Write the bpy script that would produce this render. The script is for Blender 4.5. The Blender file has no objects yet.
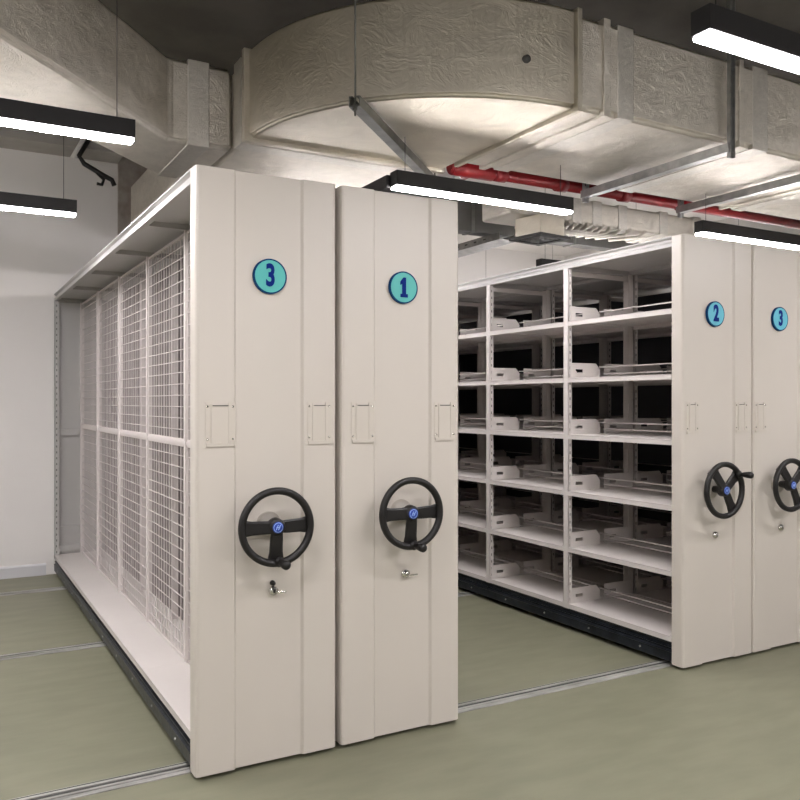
import bpy, bmesh, math, random
from mathutils import Vector, Matrix
random.seed(7)
sc = bpy.context.scene
COL = sc.collection
PI = math.pi

# ------------------------------------------------------------ materials
def mat(name, color, rough=.5, metal=0.0, var=0.0, vscale=3.0, bump=0.0, bscale=40.0, emit=None, estr=0, color2=None, coat=0.0, detail=4, stretch=None, spec=None):
    m = bpy.data.materials.new(name); m.use_nodes = True
    nt = m.node_tree; N = nt.nodes; L = nt.links
    b = N['Principled BSDF']
    b.inputs['Base Color'].default_value = (*color, 1)
    b.inputs['Roughness'].default_value = rough
    b.inputs['Metallic'].default_value = metal
    if spec is not None: b.inputs['Specular IOR Level'].default_value = spec
    if coat: b.inputs['Coat Weight'].default_value = coat
    tc = N.new('ShaderNodeTexCoord'); src = tc.outputs['Object']
    if stretch:
        mp = N.new('ShaderNodeMapping'); mp.inputs['Scale'].default_value = stretch
        L.new(src, mp.inputs['Vector']); src = mp.outputs['Vector']
    if var or color2:
        n = N.new('ShaderNodeTexNoise'); n.inputs['Scale'].default_value = vscale; n.inputs['Detail'].default_value = detail
        L.new(src, n.inputs['Vector'])
        mx = N.new('ShaderNodeMix'); mx.data_type = 'RGBA'
        c2 = color2 or tuple(c*(1-var) for c in color)
        mx.inputs[6].default_value = (*color, 1); mx.inputs[7].default_value = (*c2, 1)
        rp = N.new('ShaderNodeValToRGB'); rp.color_ramp.elements[0].position = .35; rp.color_ramp.elements[1].position = .65
        L.new(n.outputs['Fac'], rp.inputs['Fac']); L.new(rp.outputs['Color'], mx.inputs[0])
        L.new(mx.outputs[2], b.inputs['Base Color'])
    if bump:
        n2 = N.new('ShaderNodeTexNoise'); n2.inputs['Scale'].default_value = bscale; n2.inputs['Detail'].default_value = 5
        L.new(src, n2.inputs['Vector'])
        bp = N.new('ShaderNodeBump'); bp.inputs['Strength'].default_value = bump; bp.inputs['Distance'].default_value = .01
        L.new(n2.outputs['Fac'], bp.inputs['Height']); L.new(bp.outputs['Normal'], b.inputs['Normal'])
    if emit:
        b.inputs['Emission Color'].default_value = (*emit, 1); b.inputs['Emission Strength'].default_value = estr
    return m

def foil(name, base, rough, bstr, scale):
    m = bpy.data.materials.new(name); m.use_nodes = True
    nt = m.node_tree; N = nt.nodes; L = nt.links; b = N['Principled BSDF']
    b.inputs['Metallic'].default_value = .93
    tc = N.new('ShaderNodeTexCoord')
    mp = N.new('ShaderNodeMapping'); mp.inputs['Scale'].default_value = (1, 1, 1.6); mp.inputs['Rotation'].default_value = (.3, .5, .4)
    L.new(tc.outputs['Object'], mp.inputs['Vector'])
    n = N.new('ShaderNodeTexNoise'); n.inputs['Scale'].default_value = scale; n.inputs['Detail'].default_value = 6; n.inputs['Distortion'].default_value = 1.2
    v = N.new('ShaderNodeTexVoronoi'); v.feature = 'DISTANCE_TO_EDGE'; v.inputs['Scale'].default_value = scale*1.3
    n0 = N.new('ShaderNodeTexNoise'); n0.inputs['Scale'].default_value = 1.6; n0.inputs['Detail'].default_value = 3
    for q in (n, n0): L.new(mp.outputs['Vector'], q.inputs['Vector'])
    ad = N.new('ShaderNodeVectorMath'); ad.operation = 'ADD'
    L.new(mp.outputs['Vector'], ad.inputs[0]); L.new(n.outputs['Color'], ad.inputs[1]); L.new(ad.outputs[0], v.inputs['Vector'])
    m1 = N.new('ShaderNodeMath'); m1.operation = 'MULTIPLY_ADD'; m1.inputs[1].default_value = .5
    L.new(v.outputs['Distance'], m1.inputs[0]); L.new(n.outputs['Fac'], m1.inputs[2])
    m2 = N.new('ShaderNodeMath'); m2.operation = 'MULTIPLY_ADD'; m2.inputs[1].default_value = 1.2
    L.new(n0.outputs['Fac'], m2.inputs[0]); L.new(m1.outputs[0], m2.inputs[2])
    bp = N.new('ShaderNodeBump'); bp.inputs['Strength'].default_value = bstr; bp.inputs['Distance'].default_value = .02
    L.new(m2.outputs[0], bp.inputs['Height']); L.new(bp.outputs['Normal'], b.inputs['Normal'])
    rr = N.new('ShaderNodeMapRange'); rr.inputs['To Min'].default_value = rough-.1; rr.inputs['To Max'].default_value = rough+.15
    L.new(n0.outputs['Fac'], rr.inputs['Value']); L.new(rr.outputs['Result'], b.inputs['Roughness'])
    mx = N.new('ShaderNodeMix'); mx.data_type = 'RGBA'
    mx.inputs[6].default_value = (*base, 1); mx.inputs[7].default_value = (*[c*.72 for c in base], 1)
    L.new(n.outputs['Fac'], mx.inputs[0]); L.new(mx.outputs[2], b.inputs['Base Color'])
    return m

M = {}
M['cream'] = mat('cream_powder_coat', (.62, .575, .515), .38, var=.04, vscale=1.2, bump=.02, bscale=220)
M['shelf'] = mat('pale_shelf_enamel', (.66, .62, .59), .4, var=.05, vscale=2)
M['shelfgrey'] = mat('light_grey_enamel', (.45, .44, .425), .38, var=.05, vscale=2)
M['mesh'] = mat('white_wire_coating', (.66, .61, .59), .45)
M['cover'] = mat('dull_added_sheet', (.17, .165, .155), .7, var=.2)
M['slat'] = mat('greyish_pink_slats', (.29, .26, .25), .5, var=.1)
M['holder'] = mat('label_holder_enamel', (.60, .555, .49), .42)
M['chassis'] = mat('dark_blue_black_steel', (.028, .034, .046), .32, metal=.5, var=.5, vscale=9, bump=.15, bscale=30)
M['black'] = mat('black_plastic', (.007, .006, .006), .45, bump=.03, bscale=200)
M['lampblack'] = mat('black_aluminium', (.010, .009, .0095), .5, var=.1)
M['chrome'] = mat('chrome_metal', (.75, .74, .72), .18, metal=1, var=.1, vscale=20)
M['galv'] = mat('galvanised_steel', (.46, .46, .45), .38, metal=.85, color2=(.33, .34, .33), vscale=14, bump=.08, bscale=50)
M['galvshade'] = mat('shaded_galvanised_steel', (.17, .17, .15), .5, metal=.6, var=.3, vscale=12)  # darker copy of the galvanised steel, shade put into the colour
M['rail'] = mat('worn_floor_rail_steel', (.50, .49, .47), .45, metal=.3, color2=(.27, .27, .25), vscale=6, bump=.15, bscale=20, stretch=(.6, 3, 1))
M['raildark'] = mat('rail_groove', (.05, .05, .045), .6, var=.3)
M['foil'] = foil('aluminium_foil_wrap', (.80, .755, .67), .47, .55, 9)
M['foilsmooth'] = foil('smooth_foil_wrap', (.72, .67, .56), .48, .25, 5)
M['tape'] = foil('foil_tape', (.76, .73, .66), .44, .3, 22)
M['red'] = mat('red_pipe_paint', (.24, .007, .010), .4, var=.3, vscale=8)
M['wall'] = mat('warm_white_wall_paint', (.80, .775, .75), .8, var=.04, vscale=1.5, bump=.03, bscale=60)
M['wallgrey'] = mat('wall_greyed_for_reflection', (.26, .25, .23), .8, var=.05)
M['ceil'] = mat('painted_concrete_slab', (.17, .155, .13), .85, color2=(.12, .11, .09), vscale=2.5, bump=.1, bscale=20)
M['beam'] = mat('grey_concrete_beam', (.42, .40, .37), .8, color2=(.34, .32, .29), vscale=3, bump=.1, bscale=30)
M['concrete'] = mat('raw_concrete', (.40, .36, .32), .85, color2=(.26, .22, .19), vscale=7, bump=.3, bscale=25)
M['floor'] = mat('grey_green_floor_paint', (.212, .209, .142), .45, color2=(.182, .182, .123), vscale=3.5, bump=.04, bscale=14, stretch=(1, 3, 1))
M['shadesheet'] = mat('added_shade_sheet', (.035, .037, .045), .5, var=.2)
M['bossgrey'] = mat('pale_boss_enamel', (.5, .46, .41), .4)
M['skirt'] = mat('white_skirting', (.62, .62, .64), .5, var=.04)
M['teal'] = mat('teal_badge', (.085, .49, .46), .5, var=.04)
M['cyan'] = mat('cyan_badge', (.13, .52, .66), .5, var=.04)
M['navy'] = mat('navy_ink', (.006, .025, .20), .7, var=.05, spec=.1)
M['navyring'] = mat('dark_teal_ink', (.006, .05, .15), .7, var=.05, spec=.1)
M['emblem'] = mat('blue_emblem', (.012, .06, .42), .3, var=.05)
M['emblemw'] = mat('pale_blue_print', (.35, .5, .85), .4)
M['light'] = mat('lit_lamp_diffuser', (.9, .88, .9), .5, emit=(1, .955, .97), estr=62)
M['greyduct'] = mat('plain_grey_duct_metal', (.30, .30, .29), .5, metal=.55, color2=(.25, .25, .24), vscale=5)
M['dark'] = mat('dark_diffuser_slots', (.05, .048, .045), .6, var=.2)

# ------------------------------------------------------------ mesh helpers
class MB:
    def __init__(s): s.bm = bmesh.new(); s.mi = 0
    def box(s, x0, x1, y0, y1, z0, z1, bev=0):
        bm = bmesh.new()
        v = [bm.verts.new((x, y, z)) for z in (z0, z1) for y in (y0, y1) for x in (x0, x1)]
        for f in ((0,2,3,1),(4,5,7,6),(0,1,5,4),(2,6,7,3),(0,4,6,2),(1,3,7,5)): bm.faces.new([v[i] for i in f])
        if bev: bmesh.ops.bevel(bm, geom=bm.edges[:], offset=bev, segments=2, affect='EDGES', profile=.5)
        s._merge(bm); return s
    def _merge(s, bm):
        for f in bm.faces: f.material_index = s.mi
        me = bpy.data.meshes.new('tmp'); bm.to_mesh(me); bm.free(); s.bm.from_mesh(me); bpy.data.meshes.remove(me)
    def prism(s, pts, a, b, axis='z', bev=0):
        # pts 2-D outline; axis z: (x,y); y: (x,z); x: (y,z)
        f = {'z': lambda p, t: (p[0], p[1], t), 'y': lambda p, t: (p[0], t, p[1]), 'x': lambda p, t: (t, p[0], p[1])}[axis]
        bm = bmesh.new()
        A = [bm.verts.new(f(p, a)) for p in pts]; B = [bm.verts.new(f(p, b)) for p in pts]
        n = len(pts)
        bm.faces.new(A[::-1]); bm.faces.new(B)
        for i in range(n): bm.faces.new((A[i], A[(i+1) % n], B[(i+1) % n], B[i]))
        bmesh.ops.recalc_face_normals(bm, faces=bm.faces[:])
        if bev: bmesh.ops.bevel(bm, geom=bm.edges[:], offset=bev, segments=1, affect='EDGES')
        s._merge(bm); return s
    def tube(s, pts, r, n=10, r2=None, caps=True):
        bm = bmesh.new(); P = [Vector(p) for p in pts]; rings = []
        up = None
        for i, p in enumerate(P):
            d = (P[min(i+1, len(P)-1)]-P[max(i-1, 0)]).normalized()
            if up is None:
                up = Vector((0, 0, 1)) if abs(d.z) < .9 else Vector((1, 0, 0))
            a = d.cross(up).normalized(); bb = a.cross(d).normalized(); up = bb
            rad = r if r2 is None else r+(r2-r)*i/(len(P)-1)
            rings.append([bm.verts.new(p+a*math.cos(2*PI*k/n)*rad+bb*math.sin(2*PI*k/n)*rad) for k in range(n)])
        for i in range(len(rings)-1):
            for k in range(n):
                f = bm.faces.new((rings[i][k], rings[i][(k+1) % n], rings[i+1][(k+1) % n], rings[i+1][k])); f.smooth = True
        if caps: bm.faces.new(rings[0][::-1]); bm.faces.new(rings[-1])
        bmesh.ops.recalc_face_normals(bm, faces=bm.faces[:])
        s._merge(bm); return s
    def lathe(s, prof, cx, cz, n=40, closed=False):
        # profile (radius, y) spun about the Y-parallel axis through (cx, cz)
        bm = bmesh.new(); rings = []
        for r, y in prof:
            if r < 1e-6: rings.append([bm.verts.new((cx, y, cz))])
            else: rings.append([bm.verts.new((cx+r*math.cos(2*PI*k/n), y, cz+r*math.sin(2*PI*k/n))) for k in range(n)])
        idx = list(range(len(rings)))
        pairs = [(i, i+1) for i in idx[:-1]] + ([(idx[-1], 0)] if closed else [])
        for i, j in pairs:
            A, B = rings[i], rings[j]
            for k in range(n):
                k2 = (k+1) % n
                if len(A) == 1 and len(B) == 1: break
                if len(A) == 1: f = bm.faces.new((A[0], B[k2], B[k]))
                elif len(B) == 1: f = bm.faces.new((A[k], A[k2], B[0]))
                else: f = bm.faces.new((A[k], A[k2], B[k2], B[k]))
                f.smooth = True
        bmesh.ops.recalc_face_normals(bm, faces=bm.faces[:])
        s._merge(bm); return s
    def build(s, name, m, parent=None, loc=None):
        me = bpy.data.meshes.new(name); s.bm.to_mesh(me); s.bm.free()
        for q in (m if isinstance(m, tuple) else (m,)): me.materials.append(q)
        o = bpy.data.objects.new(name, me); COL.objects.link(o)
        if parent: o.parent = parent
        if loc: o.location = loc
        return o

def thing(name, label, cat, loc=(0, 0, 0), group=None):
    o = bpy.data.objects.new(name, None); COL.objects.link(o); o.location = loc; o.empty_display_size = .1
    tag(o, label, cat, group); return o
def tag(o, label, cat, group=None):
    o['label'] = label; o['category'] = cat
    if group: o['group'] = group
    return o
def struct(o):
    o['kind'] = 'structure'; return o
def copy_tree(o, parent=None):
    c = o.copy(); COL.objects.link(c); c.parent = parent
    for ch in list(o.children): copy_tree(ch, c)
    return c
def sub(o, name, m, fn, loc=None):
    b = MB(); fn(b); return b.build(name, m, o, loc)

# ------------------------------------------------------------ room
YB = 6.1; CZ = 3.95; YL = 4.45
struct(MB().box(-8.6, 4.4, -6, YB, -.1, 0).build('floor', M['floor']))
struct(MB().box(-8.6, 4.4, -6, YB, CZ, CZ+.1).build('ceiling', M['ceil']))
struct(MB().box(-8.6, -2.16, YL, YL+.12, 0, CZ).build('wall_back', M['wall']))
struct(MB().box(-1.9, 4.4, YB, YB+.1, 0, CZ).build('wall_back', M['wall']))
struct(MB().box(-8.7, -8.6, -6, YL, 0, CZ).build('wall_left', M['wall']))
struct(MB().box(4.4, 4.5, -6, YB, 0, CZ).build('wall_right', M['wall']))
struct(MB().box(-8.6, 4.4, -6.1, -6, 0, CZ).build('wall_front', M['wallgrey']))  # unseen wall, coloured darker to dim its reflection in the duct
struct(MB().prism([(YL-.014, .0), (YL-.014, .085), (YL-.006, .1), (YL, .1), (YL, 0)], -8.6, -2.75, 'x').build('baseboard_back', M['skirt']))
struct(MB().box(-8.6, -2.16, 4.12, YL, 3.6, CZ).build('trim_1', M['beam']))       # downstand beam above back wall
struct(MB().box(-1.84, 4.4, 3.0, YB, 3.6, 3.66).build('trim_2', M['wall']))       # pale soffit over the far bays
col = MB().box(-2.16, -1.84, 4.44, YB, 0, CZ, .01).build('concrete_column', M['concrete'])
tag(col, 'bare brown concrete column rising behind the top of the wire mesh cabinet', 'column')

# floor rails
def rail(y, label):
    t = thing('floor_rail', label, 'rail', (0, y, 0), 'steel rails set across the floor')
    sub(t, 'rail_plate', M['rail'], lambda b: b.box(-5.6, 1.9, -.052, .052, 0.0, .004).box(-5.6, 1.9, -.026, -.012, .004, .009).box(-5.6, 1.9, .012, .026, .004, .009))
    sub(t, 'rail_groove', M['raildark'], lambda b: b.box(-5.6, 1.9, -.0115, .0115, .004, .0055).box(-5.6, 1.9, .040, .046, .004, .005))
    return t
rail(.148, 'worn steel floor rail nearest the camera, running under the wheel-fronted cabinet ends')
rail(2.10, 'steel floor rail at middle depth, showing just behind the corner of cabinet 1')
rail(3.83, 'thin pale steel floor rail near the back wall, left of the mesh cabinet')

# ------------------------------------------------------------ cabinet pieces
H = 2.4; P0 = .098; PITCH = .865; NB = 5; YE = P0+NB*PITCH     # 4.423
LEVELS = [2.0, 1.634, 1.268, .902, .536, .172]

def end_panel(root, W):
    a = .16; b = W-.155
    pts = [(0, .078), (0, .014), (.004, .004), (.014, 0), (a-.006, 0), (a+.004, .011), (b-.004, .011), (b+.006, 0), (W-.014, 0), (W-.004, .004), (W, .014), (W, .078)]
    o = sub(root, 'end_panel', M['cream'], lambda m: m.prism(pts, .018, H, 'z'))
    return o

def digit_mesh(ch, size):
    cu = bpy.data.curves.new('numeral', 'FONT'); cu.body = ch; cu.size = size; cu.align_x = 'CENTER'; cu.align_y = 'CENTER'
    cu.extrude = .0008; cu.offset = size*(.035 if ch == '3' else .045)
    o = bpy.data.objects.new('numeral', cu); COL.objects.link(o)
    dg = bpy.context.evaluated_depsgraph_get(); dg.update()
    me = bpy.data.meshes.new_from_object(o.evaluated_get(dg))
    bpy.data.objects.remove(o)
    return me

def flat(o):
    for p in o.data.polygons: p.use_smooth = False
    return o

def badge(root, x, z, ch, m):
    R = .0715
    b = flat(sub(root, 'number_badge', M['navyring'], lambda q: q.lathe([(0, -.003), (R, -.003), (R, .010), (0, .010)], x, z, 48))); b['label'] = 'round badge with the numeral %s' % ch
    flat(sub(b, 'badge_face', m, lambda q: q.lathe([(0, -.0042), (R*.91, -.0042), (R*.91, -.003), (0, -.003)], x, z, 48)))
    if ch == '1':
        h = .044
        sub(b, 'badge_numeral', M['navy'], lambda q: q.prism([(x-.018, z-h), (x+.019, z-h), (x+.019, z-h+.015), (x+.010, z-h+.015), (x+.010, z+h), (x-.003, z+h), (x-.019, z+h-.020), (x-.019, z+h-.034), (x-.009, z+h-.028), (x-.009, z-h+.015), (x-.018, z-h+.015)], -.0065, -.0042, 'y'))
        return
    me = digit_mesh(ch, .125); me.materials.clear(); me.materials.append(M['navy'])
    me.transform(Matrix.Translation((x, -.0055, z)) @ Matrix.Rotation(PI/2, 4, 'X') @ Matrix.Diagonal((.68, .98, 1, 1)))
    o = bpy.data.objects.new('badge_numeral', me); COL.objects.link(o); o.parent = b

def holder(root, x0, x1, z0=1.303, z1=1.478):
    def f(q):
        w = x1-x0; i = .026
        q.box(x0, x0+i, -.003, .001, z0+.012, z1); q.box(x1-i, x1, -.003, .001, z0+.012, z1)      # side flanges
        q.box(x0+i, x1-i, -.0045, .001, z0+.012, z1-.014)
        q.prism([(x0+.004, z0), (x1-.004, z0), (x1-.004, z0+.014), (x0+.004, z0+.014)], -.007, .001, 'y')
        q.box(x0+i-.004, x0+i+.002, -.007, .001, z0+.012, z1-.006); q.box(x1-i-.002, x1-i+.004, -.007, .001, z0+.012, z1-.006)
    o = sub(root, 'label_holder', M['holder'], f)
    sub(o, 'card_slot', M['raildark'], lambda q: q.box(x0+.028, x1-.028, -.0062, -.004, z1-.0165, z1-.013))
    for rx in (x0+.009, x1-.009):
        for rz in (z0+.028, z1-.018):
            sub(o, 'rivet', M['chrome'], lambda q: q.lathe([(0, -.0058), (.0025, -.0053), (.0045, -.003)], rx, rz, 10))

def handwheel(root, x, z, ang):
    R = .158; YR = -.085
    # the rim is the part, the rest hangs on it
    prof = [(R, YR-.006), (R-.004, YR-.013), (R-.016, YR-.015), (R-.027, YR-.010), (R-.030, YR+.002), (R-.025, YR+.011), (R-.006, YR+.012), (R-.001, YR+.006)]
    w = sub(root, 'handwheel', M['black'], lambda q: q.lathe(prof, x, z, 64, True))
    for k, a0 in enumerate((0, 180, -90)):
        a = math.radians(a0+ang)
        u = Vector((math.cos(a), 0, math.sin(a))); v = Vector((-math.sin(a), 0, math.cos(a)))
        def f(q):
            bm = bmesh.new(); sec = []
            for t, hw in ((.02, .024), (.05, .026), (.10, .027), (.132, .033), (.145, .042)):
                yy = YR+.012-.018*(1-t/.145)
                c = Vector((x, yy, z))+u*t
                sec.append([bm.verts.new(c+v*sg*hw+Vector((0, dy, 0))) for sg, dy in ((-1, .006), (-1, -.003), (-.75, -.007), (.75, -.007), (1, -.003), (1, .006))])
            for i in range(len(sec)-1):
                for j in range(6):
                    fa = bm.faces.new((sec[i][j], sec[i][(j+1) % 6], sec[i+1][(j+1) % 6], sec[i+1][j]))
            bm.faces.new(sec[0][::-1]); bm.faces.new(sec[-1]); bmesh.ops.recalc_face_normals(bm, faces=bm.faces[:]); q._merge(bm)
        sub(w, 'spoke', M['black'], f)
    sub(w, 'hub', M['black'], lambda q: q.lathe([(0, YR-.016), (.024, YR-.016), (.031, YR-.013), (.034, YR-.008), (.036, YR+.02), (.03, YR+.03), (.022, YR+.04), (.018, -.010), (.018, .012)], x, z, 40))
    sub(w, 'shaft_boss', M['bossgrey'], lambda q: q.lathe([(.018, -.014), (.044, -.012), (.050, -.004), (.052, .014)], x, z, 40))
    sub(w, 'hub_emblem', M['emblem'], lambda q: q.lathe([(0, YR-.0180), (.0225, YR-.0180), (.0225, YR-.015)], x, z, 32))
    def em(q):
        q.lathe([(.0195, YR-.0187), (.0195, YR-.0180), (.0172, YR-.0180), (.0172, YR-.0187)], x, z, 32, True)
        for s0, wd in ((-.006, .0035), (.0035, .004)):
            q.prism([(x+s0-.005, z-.010), (x+s0-.005+wd, z-.010), (x+s0+.004+wd, z+.010), (x+s0+.004, z+.010)], YR-.0187, YR-.0180, 'y')
        q.box(x-.008, x+.008, YR-.0187, YR-.0180, z-.0015, z+.0015)
    sub(w, 'emblem_mark', M['emblemw'], em)
    a = math.radians(-90+ang+3); kx, kz = x+math.cos(a)*.138, z+math.sin(a)*.138
    def kn(q):
        q.lathe([(0, YR-.005), (.019, YR-.005), (.021, YR-.012), (.017, YR-.018), (.012, YR-.022), (.011, YR-.03), (.015, YR-.045), (.0185, YR-.075), (.0185, YR-.088), (.013, YR-.096), (0, YR-.099)], kx, kz, 24)
    sub(w, 'crank_knob', M['black'], kn)

def lock(root, x, z, key=True, hole=False):
    l = sub(root, 'key_lock', M['chrome'], lambda q: q.lathe([(.0, -.007), (.010, -.007), (.011, -.004), (.018, -.003), (.02, .010)], x, z, 28))
    sub(l, 'keyhole', M['black'], lambda q: q.box(x-.0055, x+.0055, -.0085, -.0065, z-.007, z+.007) if hole else q.box(x-.0012, x+.0012, -.0085, -.0065, z-.005, z+.005))
    if key:
        sub(l, 'key', M['chrome'], lambda q: q.box(x-.0015, x+.0015, -.035, -.007, z-.003, z+.003).box(x+.0, x+.042, -.032, -.029, z-.004, z+.003, .001))
    if hole:
        sub(l, 'upper_hole_cap', M['black'], lambda q: q.lathe([(0, -.010), (.009, -.008), (.011, .010)], x-.004, z+.032, 16))

def chassis(root, W):
    def f(q):
        for x0, s in ((0, 1), (W, -1)):
            pts = [(x0+s*.006, .028), (x0+s*.001, .034), (x0+s*.001, .082), (x0-s*.003, .086), (x0-s*.003, .090), (x0+s*.012, .096), (x0+s*.012, .104), (x0+s*.004, .108), (x0+s*.004, .114), (x0+s*.016, .118), (x0+s*.016, .140), (x0+s*.05, .140), (x0+s*.05, .028)]
            q.prism(pts, .078, YE, 'y')
        q.box(.05, W-.05, YE-.05, YE, .03, .138); q.box(.05, W-.05, .08, .12, .03, .138)
        for k in range(1, NB): q.box(.05, W-.05, P0+k*PITCH-.03, P0+k*PITCH+.03, .04, .138)
    c = sub(root, 'chassis', M['chassis'], f)
    for y in (.148, 2.10, 3.83):
        for x in (.13, W-.13):
            def wh(q):
                bm = bmesh.new(); n = 20; A = []; B = []
                for k in range(n):
                    A.append(bm.verts.new((x+.055*math.cos(2*PI*k/n), y-.02, .062+.053*math.sin(2*PI*k/n)))); B.append(bm.verts.new((x+.055*math.cos(2*PI*k/n), y+.02, .062+.053*math.sin(2*PI*k/n))))
                bm.faces.new(A); bm.faces.new(B[::-1])
                for k in range(n): bm.faces.new((A[k], A[(k+1) % n], B[(k+1) % n], B[k]))
                q._merge(bm)
            sub(c, 'rail_wheel', M['galv'], wh)
    for k in range(NB*2):
        y = P0+(k+.5)*PITCH/2
        sub(c, 'bolt', M['galv'], lambda q: q.tube([(-.004, y, .06), (.003, y, .06)], .006, 8))

def top_panel(root, W, m):
    def f(q):
        for x0, s in ((0, 1), (W, -1)):
            q.prism([(x0, 2.343), (x0, 2.362), (x0+s*.004, 2.364), (x0+s*.016, 2.376), (x0+s*.016, 2.386), (x0, 2.396), (x0, 2.402), (x0+s*.03, 2.402), (x0+s*.03, 2.343)], .078, YE, 'y')
        q.box(.03, W-.03, .078, YE, 2.366, 2.372)
        for k in range(0, NB+1):
            y = min(max(P0+k*PITCH, .1), YE-.03)
            q.box(.03, W-.03, y-.018, y+.018, 2.340, 2.366)
    t = sub(root, 'top_panel', m, f)
    sub(t, 'added_top_sheet', M['cover'], lambda q: q.box(.03, W-.03, .078, YE, 2.3725, 2.400))  # dusty grey top as an added dark sheet, cutting light bounced onto the duct
    return t

def post(x, y, m, root, w=.048, dpt=.03, s=1, z0=.14, z1=2.343, slots=True):
    # open post: face strip toward the aisle plus a flank
    def f(q):
        q.box(x, x+s*.003 if s > 0 else x, y-w/2, y+w/2, z0, z1) if s > 0 else q.box(x-.003, x, y-w/2, y+w/2, z0, z1)
        a, b = (x, x+dpt) if s > 0 else (x-dpt, x)
        q.box(a, b, y-w/2, y-w/2+.002, z0, z1); q.box(a, b, y+w/2-.002, y+w/2, z0, z1)
    def g(q):
        f(q); q.mi = 1
        z = z0+.05; xx = x+s*.015
        while slots and z < z1-.04:
            q.box(xx-.003, xx+.003, y-w/2-.0006, y-w/2+.0002, z, z+.018); z += .05
    return sub(root, 'upright', (m, M['raildark']), g)

def shelf_block(root, W, ms):
    """open shelving: five bays, six shelves, dividers and stop rods"""
    first = None
    for k in range(NB):
        y0 = P0+k*PITCH+.024; y1 = P0+(k+1)*PITCH-.024
        if k == 0: y0 = .08
        for z in LEVELS:
            def f(q):
                q.box(.0, W, y0, y1, z-.006, z)
                for a, b in ((0, .002), (W-.002, W)): q.box(a, b, y0, y1, z-.03, z-.004)
                for a, b in ((0.002, .014), (W-.014, W-.002)): q.box(a, b, y0, y1, z-.03, z-.027)
            sh = sub(root, 'shelf', ms, f)
            for x0, x1 in ((.012, W/2-.02), (W/2+.02, W-.012)):
                def d(q):
                    hi = z+.098
                    yy = y1-.006
                    xa, xb = x0, x1
                    # plate with a slot: four strips around the slot
                    c = xa+.075
                    q.prism([(xa, z+.001), (c-.03, z+.001), (c-.03, hi), (xa, hi)], yy, yy+.003, 'y')
                    q.box(c-.03, c+.03, yy, yy+.003, z+.001, z+.036); q.box(c-.03, c+.03, yy, yy+.003, z+.057, hi)
                    q.prism([(c+.03, z+.001), (xb, z+.001), (xb, z+.06), (xb-.035, hi), (c+.03, hi)], yy, yy+.003, 'y')
                sub(sh, 'shelf_divider', ms, d)
            sub(sh, 'stop_rod', ms, lambda q: q.tube([(W/2-.02, y0, z+.075), (W/2-.02, y1, z+.075)], .0045, 6).tube([(W/2+.02, y0, z+.03), (W/2+.02, y1, z+.03)], .0045, 6))

def side_frame(root, W, y, m):
    post(0, y, m, root, s=1); post(W, y, m, root, s=-1, dpt=.045, slots=False)
    for z in (.145, 2.30): sub(root, 'frame_brace', m, lambda q: q.box(.03, W-.03, y-.004, y+.004, z, z+.03))

def shelving_cabinet(x, W, num, badge_m, wang, label, bx, lx, wx, hl, shade_sheet=False):
    t = thing('mobile_shelving_cabinet', label, 'shelving cabinet', (x, 0, 0), 'hand-cranked mobile cabinets')
    end_panel(t, W)
    if num: badge(t, bx, 1.974, num, badge_m)
    for a, b in hl: holder(t, a, b)
    handwheel(t, wx, .99, wang)
    lock(t, lx, .728, False)
    top_panel(t, W, M['shelfgrey']); chassis(t, W)
    for k in range(1, NB): side_frame(t, W, P0+k*PITCH, M['shelf'])
    side_frame(t, W, YE-.024, M['shelf'])
    shelf_block(t, W, M['shelf'])
    sub(t, 'rear_side_panel', M['shelf'], lambda q: q.box(.004, W-.004, YE-.002, YE, .14, 2.34))
    if shade_sheet: sub(t, 'added_dark_sheet', M['shadesheet'], lambda q: q.box(W/2-.001, W/2+.001, .08, YE-.004, .14, 2.34))  # added sheet, its dark colour stands in for deep shade inside
    return t

def wire_panel(root, x, y0, y1, z0, z1, m, name='wire_mesh_panel'):
    def f(q):
        fr = .012; d = .008
        q.box(x-d, x+d, y0, y0+fr, z0, z1); q.box(x-d, x+d, y1-fr, y1, z0, z1)
        q.box(x-d, x+d, y0+fr, y1-fr, z0, z0+fr); q.box(x-d, x+d, y0+fr, y1-fr, z1-fr, z1)
    p = sub(root, name, m, f)
    def g(q):
        r = .0019
        n = 14
        for i in range(1, n):
            y = y0+(y1-y0)*i/n; q.box(x-r, x+r, y-r, y+r, z0, z1)
        n = round((z1-z0)/.06)
        for i in range(1, n):
            z = z0+(z1-z0)*i/n; q.box(x-2.6*r, x-r, y0, y1, z-r, z+r)
    sub(p, 'wire_grid', m, g)
    return p

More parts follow.
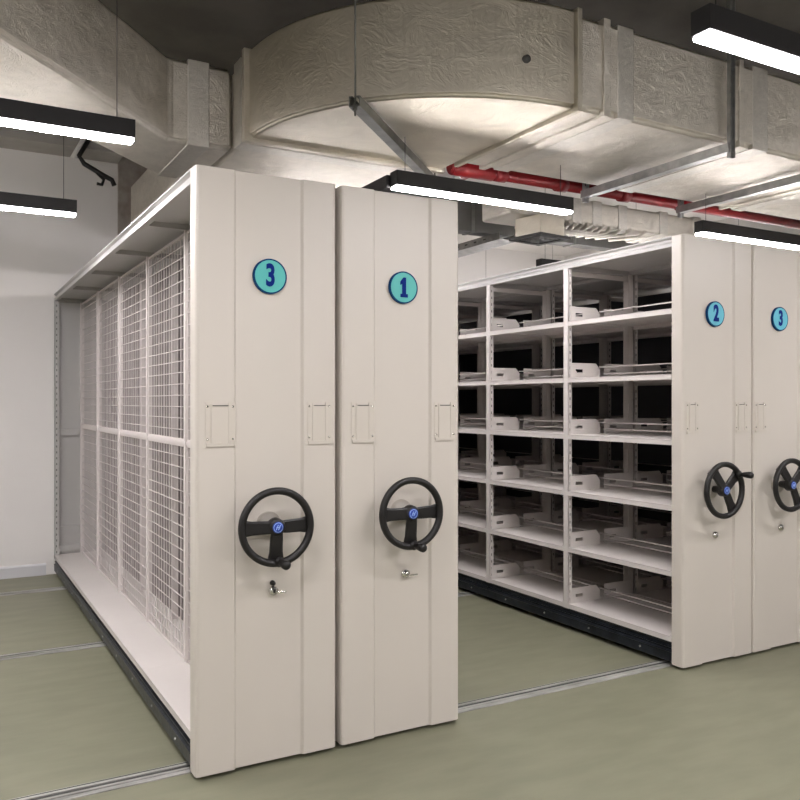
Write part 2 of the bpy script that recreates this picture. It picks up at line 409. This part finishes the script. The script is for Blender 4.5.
def mesh_cabinet(x, W, num, wang, label, bx, bz, lx, lz, wx, wz, hl, key, hole):
    t = thing('mobile_mesh_cabinet', label, 'mesh cabinet', (x, 0, 0), 'hand-cranked mobile cabinets')
    end_panel(t, W); badge(t, bx, bz, num, M['teal'])
    for a, b in hl: holder(t, a, b)
    handwheel(t, wx, wz, wang); lock(t, lx, lz, key, hole)
    top_panel(t, W, M['shelfgrey']); chassis(t, W)
    for k in range(NB):
        y0 = P0+k*PITCH if k else .08; y1 = P0+(k+1)*PITCH-.002
        def f(q): q.box(0, W, y0, y1, .166, .172).box(0, .002, y0, y1, .142, .168).box(W-.002, W, y0, y1, .142, .168)
        sub(t, 'base_shelf', M['shelf'], f)
    for k in range(NB):
        y0 = P0+k*PITCH+.014 if k else .082; y1 = P0+(k+1)*PITCH-.014
        n = int((y1-y0)/.045)
        sub(t, 'slatted_back_panel', M['slat'], lambda q: [q.box(W-.20, W-.17, y0+.045*i, y0+.045*i+.022, .175, 2.335) for i in range(n)]).name
    for xm in (.225,):
        for k in range(NB):
            y0 = P0+k*PITCH+.014; y1 = P0+(k+1)*PITCH-.014
            if k == 0: y0 = .082
            wire_panel(t, xm, y0, y1, .176, 1.262, M['mesh']); wire_panel(t, xm, y0, y1, 1.278, 2.334, M['mesh'])
            sub(t, 'cross_rail', M['mesh'], lambda q: q.box(xm-.012, xm+.012, y0, y1, 1.262, 1.278))
    for k in range(1, NB+1):
        y = P0+k*PITCH-(.013 if k == NB else 0)
        for xm in (.225, W-.225):
            sub(t, 'mesh_post', M['mesh'], lambda q: q.box(xm-.016, xm+.016, y-.0125, y+.0125, .172, 2.34))
    # far side frame: face posts, sheet and horizontal bars
    post(0, YE-.026, M['shelfgrey'], t, s=1, w=.05, dpt=.035); post(W, YE-.026, M['shelfgrey'], t, s=-1, w=.05, dpt=.035)
    sub(t, 'rear_side_panel', M['shelfgrey'], lambda q: q.box(.004, W-.004, YE-.0015, YE, .172, 2.34))
    for z in (1.19, .36, .2): sub(t, 'frame_bar', M['shelfgrey'], lambda q: q.box(.036, .2, YE-.03, YE-.004, z, z+.05))
    return t

mesh_cabinet(-2.688, .60, '3', 0, 'cream cabinet numbered 3 with white wire mesh side, leftmost of all cabinets', .304, 1.988, .321, .709, .300, .982, [(.037, .157), (.466, .575)], True, True)
mesh_cabinet(-2.064, .598, '1', 0, 'cream mobile cabinet numbered 1, between cabinet 3 on its left and the open aisle', .303, 1.985, .316, .715, .295, .995, [(.045, .156), (.462, .575)], True, False)
shelving_cabinet(0, .575, '2', M['cyan'], 125, 'cream mobile cabinet numbered 2 with open shelves facing the aisle', .262, .266, .232, [(.025, .122), (.426, .529)])
shelving_cabinet(.585, .575, '3', M['cyan'], 125, 'cream mobile cabinet numbered 3 at the right edge, right of cabinet 2', .241, .255, .225, [(.012, .112), (.43, .53)])
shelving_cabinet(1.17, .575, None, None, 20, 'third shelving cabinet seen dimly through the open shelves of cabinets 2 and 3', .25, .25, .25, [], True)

# ------------------------------------------------------------ lamps
def lamp(x0, L, y, label, wz=(CZ, CZ)):
    t = thing('linear_pendant_lamp', label, 'lamp', (x0, y, 2.608), 'black linear pendant lamps')
    w = .037
    sub(t, 'lamp_housing', M['lampblack'], lambda q: q.box(0, L, -w, w, .004, .082, .002))
    sub(t, 'light_diffuser', M['light'], lambda q: q.box(.004, L-.004, -w+.003, w-.003, -.011, .0039, .006))
    for xx, z in ((.07, wz[0]), (L-.07, wz[1])): sub(t, 'suspension_wire', M['lampblack'], lambda q: q.tube([(xx, 0, .082), (xx, 0, z-2.608)], .0018, 5))
    return t
lamp(-4.02, 1.2, .5, 'black linear lamp hanging at upper left, nearer and larger of the two there', (2.88, CZ))
lamp(-4.0, 1.17, 2.12, 'smaller black linear lamp at left, hanging below the larger one beside the back wall')
t1 = lamp(-1.475, 1.2, .61, 'black linear lamp hanging above cabinet 1 in front of the red pipe', (2.88, 2.88))
lamp(.88, 1.2, .65, 'black linear lamp hanging above cabinet 2 at the right edge', (2.88, 2.88))
lamp(-1.52, 1.2, -1.42, 'black linear lamp nearest the camera, glowing beside the duct at the top right corner')
lamp(.88, 1.2, 2.33, 'dark far lamp peeking over the top of the open shelves')
g = 'black linear pendant lamps'
for i, (x, y) in enumerate([(-1.5, 2.3), (-3.9, -1.29), (-1.5, -3.1), (-3.9, -3.1), (.9, -1.29), (.9, -3.1), (-1.5, -4.9), (.9, -4.9), (-3.9, -4.9), (3.3, 2.3), (3.3, 3.9), (2.3, 5.2), (.5, 5.2), (-6.2, .5), (-6.2, 2.12), (-6.2, 3.7), (-6.2, -1.29), (-6.2, -3.1)]):  # unseen lamps continuing the rows, added to light the room
    lamp(x, 1.2, y, 'linear lamp added for light, unseen behind the camera, the cabinets or the photo edge', (2.88, 2.88) if x == -1.5 and y > 2 else (CZ, CZ))
sub(t1, 'driver_box', M['lampblack'], lambda q: q.box(-.02, .07, .038, .65, .004, .07, .003))

# ------------------------------------------------------------ ducts
ZB, ZT = 2.9, 3.36
duct = thing('foil_air_duct', 'large foil-wrapped rectangular air duct running overhead and bending away above cabinet 3', 'air duct', (0, 0, ZB))
def wrinkled_prism(name, pts, m, parent, z0=ZB, z1=ZT, bev=.025):
    b = MB(); b.prism(pts, z0-ZB, z1-ZB, 'z', 0)
    bmesh.ops.bevel(b.bm, geom=[e for e in b.bm.edges], offset=bev, segments=3, affect='EDGES')
    for f in b.bm.faces: f.smooth = True
    o = b.build(name, m, parent)
    wn = o.modifiers.new('wn', 'WEIGHTED_NORMAL'); wn.weight = 100
    return o
wrinkled_prism('straight_section', [(-.86, -.12), (3.9, -.12), (3.9, .93), (-.86, .93)], M['foil'], duct)
arc = [(-.86, 1.10)]
arc += [(-.86-1.24*math.sin(a), 1.10-1.22*math.cos(a)) for a in [math.radians(d) for d in range(0, 91, 5)]]
wrinkled_prism('elbow_section', arc, M['foilsmooth'], duct, z1=ZT+.02, bev=.02)
wrinkled_prism('rear_section', [(-2.10, 1.10), (-.88, 1.10), (-.88, 4.2), (-2.10, 4.2)], M['foil'], duct)
wrinkled_prism('branch_section', [(-2.10, 1.35), (-2.10, 2.06), (-2.38, 2.06), (-2.80, 1.62), (-4.4, .25), (-4.4, -.3), (-3.95, -.3), (-2.72, 1.05), (-2.46, 1.35)], M['foil'], duct)
# tape bands and flanges that wrap the duct (front face + underside)
def band(name, m, x0, x1, t=.006, y0=-.12, y1=.93):
    sub(duct, name, m, lambda q: q.box(x0, x1, y0-t, y1+t, -t, ZT-ZB+t, .004))
for x0, x1 in ((-.60, -.49), (.42, .55), (1.55, 1.66), (2.6, 2.7)): band('tape_band', M['tape'], x0, x1, .003)
for x0, x1 in ((-.70, -.655), (.30, .335), (1.43, 1.46)): band('duct_flange', M['foil'], x0, x1, .012)
band('duct_flange', M['foilsmooth'], -.875, -.845, .02)
sub(duct, 'duct_flange', M['foilsmooth'], lambda q: q.box(-2.13, -.85, 1.08, 1.12, -.02, ZT-ZB+.02, .006))
sub(duct, 'duct_flange', M['tape'], lambda q: q.box(-2.115, -.87, 1.18, 1.30, -.006, ZT-ZB+.006, .004))
sub(duct, 'tape_band', M['tape'], lambda q: q.box(-2.36, -2.24, 1.344, 2.066, -.006, ZT-ZB+.006, .004))
sub(duct, 'plugged_hole', M['dark'], lambda q: q.lathe([(0, -.008), (.018, -.006), (.02, .02)], 0, 0, 16)).location = (-1.147, -.095, .19)

def hanger(x, label, y0=-.17, y1=1.0, rods=False):
    t = thing('duct_hanger', label, 'duct hanger', (x, 0, 0), 'steel trapeze hangers under the large duct')
    sub(t, 'hanger_channel', M['galv'], lambda q: q.box(-.027, .027, y0, y1, 2.83, 2.835).box(-.027, -.022, y0, y1, 2.835, 2.878).box(.022, .027, y0, y1, 2.835, 2.878).box(-.022, -.01, y0, y1, 2.873, 2.878).box(.01, .022, y0, y1, 2.873, 2.878))
    for y in (y0+.012, y1-.012):
        if rods:
            r_ = sub(t, 'threaded_rod', M['galv'], lambda q: q.tube([(0, y, 2.79), (0, y, CZ)], .005, 8))
            sub(r_, 'rod_nut', M['galv'], lambda q: q.tube([(0, y, 2.815), (0, y, 2.83)], .012, 6))
            continue
        def hu(q):
            q.box(-.02, .02, y-.003, y+.003, 2.80, CZ).box(-.02, -.016, y-.02, y-.003, 2.80, CZ).box(.016, .02, y-.02, y-.003, 2.80, CZ)
            q.mi = 1
            for i in range(17): q.box(-.005, .005, y-.0045, y-.003, 2.85+.06*i, 2.89+.06*i)
        sub(t, 'hanger_upright', (M['galv'], M['raildark']), hu)
    return t
hanger(.185, 'galvanised trapeze hanger crossing under the duct with its slotted upright at upper right')
hanger(1.08, 'galvanised trapeze hanger under the duct at the right edge of the photo')
h3 = hanger(0, 'shade-darkened steel hanger bar slanting under the bend of the duct above cabinet 1', -1.25, .26, True)
for ch in h3.children_recursive: ch.data.materials[0] = M['galvshade']
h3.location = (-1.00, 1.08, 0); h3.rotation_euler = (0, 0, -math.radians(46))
# ------------------------------------------------------------ red pipe
t = thing('sprinkler_pipe', 'red painted sprinkler pipe running behind the duct above cabinet 1', 'pipe', (0, 1.085, 2.925))
sub(t, 'pipe_run', M['red'], lambda q: q.tube([(-.82, 0, 0), (2.9, 0, 0)], .036, 16))
for x in (-.78, -.45, .05, .62, 1.2): sub(t, 'pipe_coupling', M['red'], lambda q: q.tube([(x-.03, 0, 0), (x+.05, 0, 0)], .046, 16))
sub(t, 'tee_fitting', M['red'], lambda q: q.tube([(-.80, 0, 0), (-.50, 0, 0)], .05, 16))
sub(t, 'tee_branch', M['red'], lambda q: q.tube([(-.64, 0, 0), (-.64, .12, .0)], .034, 14))
for x in (-.4, .9): sub(t, 'pipe_hanger_rod', M['galv'], lambda q: q.tube([(x, 0, .03), (x, 0, CZ-2.925)], .005, 6))

# ------------------------------------------------------------ smaller foil duct behind
t = thing('small_foil_duct', 'small foil-wrapped branch duct with tape bands above the open shelves of cabinet 2', 'air duct', (0, 1.5, 2.81))
def sd(q):
    q.box(-.04, 3.2, 0, .36, 0, .17, .02)
o = sub(t, 'duct_body', M['foil'], sd)
for x in (.52, .72, .98, 1.42, 1.8): sub(t, 'tape_band', M['tape'], lambda q: q.box(x, x+.09, -.008, .368, -.008, .178, .006))
sub(t, 'crumpled_wrap', M['foil'], lambda q: [q.tube([(x, -.01, -.005), (x+.05, .1, -.02), (x-.03, .35, -.01)], .014, 8) for x in (.3, .36, .43, .5, .56, .62, .68, .75, .82, .9, 1.0, 1.1, 1.25)])
# plenum box with diffuser
t = thing('ceiling_diffuser', 'foil-covered plenum box with a dark square air diffuser facing down', 'air diffuser', (.235, 1.52, 2.655))
t.rotation_euler = (0, 0, math.radians(8))
sub(t, 'plenum_box', M['foilsmooth'], lambda q: q.box(-.125, .125, -.125, .125, .01, .150, .006))
dfr = sub(t, 'diffuser_frame', M['dark'], lambda q: q.box(-.155, .155, -.155, -.11, -.008, .01).box(-.155, .155, .11, .155, -.008, .01).box(-.155, -.11, -.11, .11, -.008, .01).box(.11, .155, -.11, .11, -.008, .01))
sub(dfr, 'diffuser_vanes', M['greyduct'], lambda q: [q.box(-.11+d, .11-d, -.11+d, -.10+d, -.004, .008).box(-.11+d, .11-d, .10-d, .11-d, -.004, .008).box(-.11+d, -.10+d, -.10+d, .10-d, -.004, .008).box(.10-d, .11-d, -.10+d, .10-d, -.004, .008) for d in (.01, .035, .06, .085)])

# plain grey duct across the back
t = thing('grey_duct', 'plain grey sheet-metal duct crossing overhead behind the small foil duct', 'air duct', (0, 2.6, 2.92))
sub(t, 'duct_body', M['greyduct'], lambda q: q.box(-.80, 3.6, 0, .14, 0, .30, .005))
for x in (.38, 1.5): sub(t, 'pipe_strap', M['galv'], lambda q: q.box(x, x+.03, -.006, .146, -.006, .306))
# cable tray
t = thing('cable_tray', 'galvanised perforated cable tray under the ceiling beyond cabinet 1', 'cable tray', (.0, 0, 2.85))
def tb(q):
    q.box(.56, .76, 2.45, 4.6, 0, .004).box(.56, .564, 2.45, 4.6, .004, .06).box(.756, .76, 2.45, 4.6, .004, .06)
    q.mi = 1
    for i in range(13): q.box(.5594, .56, 2.65+.14*i, 2.69+.14*i, .026, .036)
sub(t, 'tray_body', (M['galv'], M['raildark']), tb)
for y in (3.3, 4.4): sub(t, 'tray_rod', M['galv'], lambda q: q.tube([(.66, y, .004), (.66, y, CZ-2.85)], .005, 6))
# black bracket by the left wall
t = thing('pipe_bracket', 'bent black conduit hanging from a pale post beside the back wall, upper left', 'bracket', (-2.5, 4.1, 3.4))
sub(t, 'pale_post', M['wall'], lambda q: q.tube([(.04, -.02, .55), (.0, -.02, .26), (-.085, -.02, .09)], .022, 8))
sub(t, 'conduit', M['black'], lambda q: q.tube([(.06, -.05, .3), (-.04, -.05, .11), (.0, -.05, .05), (.14, -.05, -.02), (.22, -.05, -.055), (.24, -.05, -.10)], .02, 10))
sub(t, 'conduit_fork', M['black'], lambda q: q.tube([(.10, -.05, -.01), (.155, -.05, -.06), (.14, -.05, -.105), (.10, -.05, -.10)], .014, 8))

# ------------------------------------------------------------ world, camera, look
w = bpy.data.worlds.new('World'); sc.world = w; w.use_nodes = True
w.node_tree.nodes['Background'].inputs[0].default_value = (.9, .92, 1, 1); w.node_tree.nodes['Background'].inputs[1].default_value = .0
cam = bpy.data.cameras.new('camera'); co = bpy.data.objects.new('camera', cam); COL.objects.link(co); sc.camera = co
co.location = (-3.563, -3.1705, 1.478); co.rotation_euler = (PI/2, 0, -.5126)
cam.sensor_width = 36; cam.lens = 823/800*36; cam.shift_y = 2/800; cam.clip_start = .05
sc.view_settings.view_transform = 'Standard'; sc.view_settings.look = 'None'; sc.view_settings.gamma = 1; sc.view_settings.exposure = .68
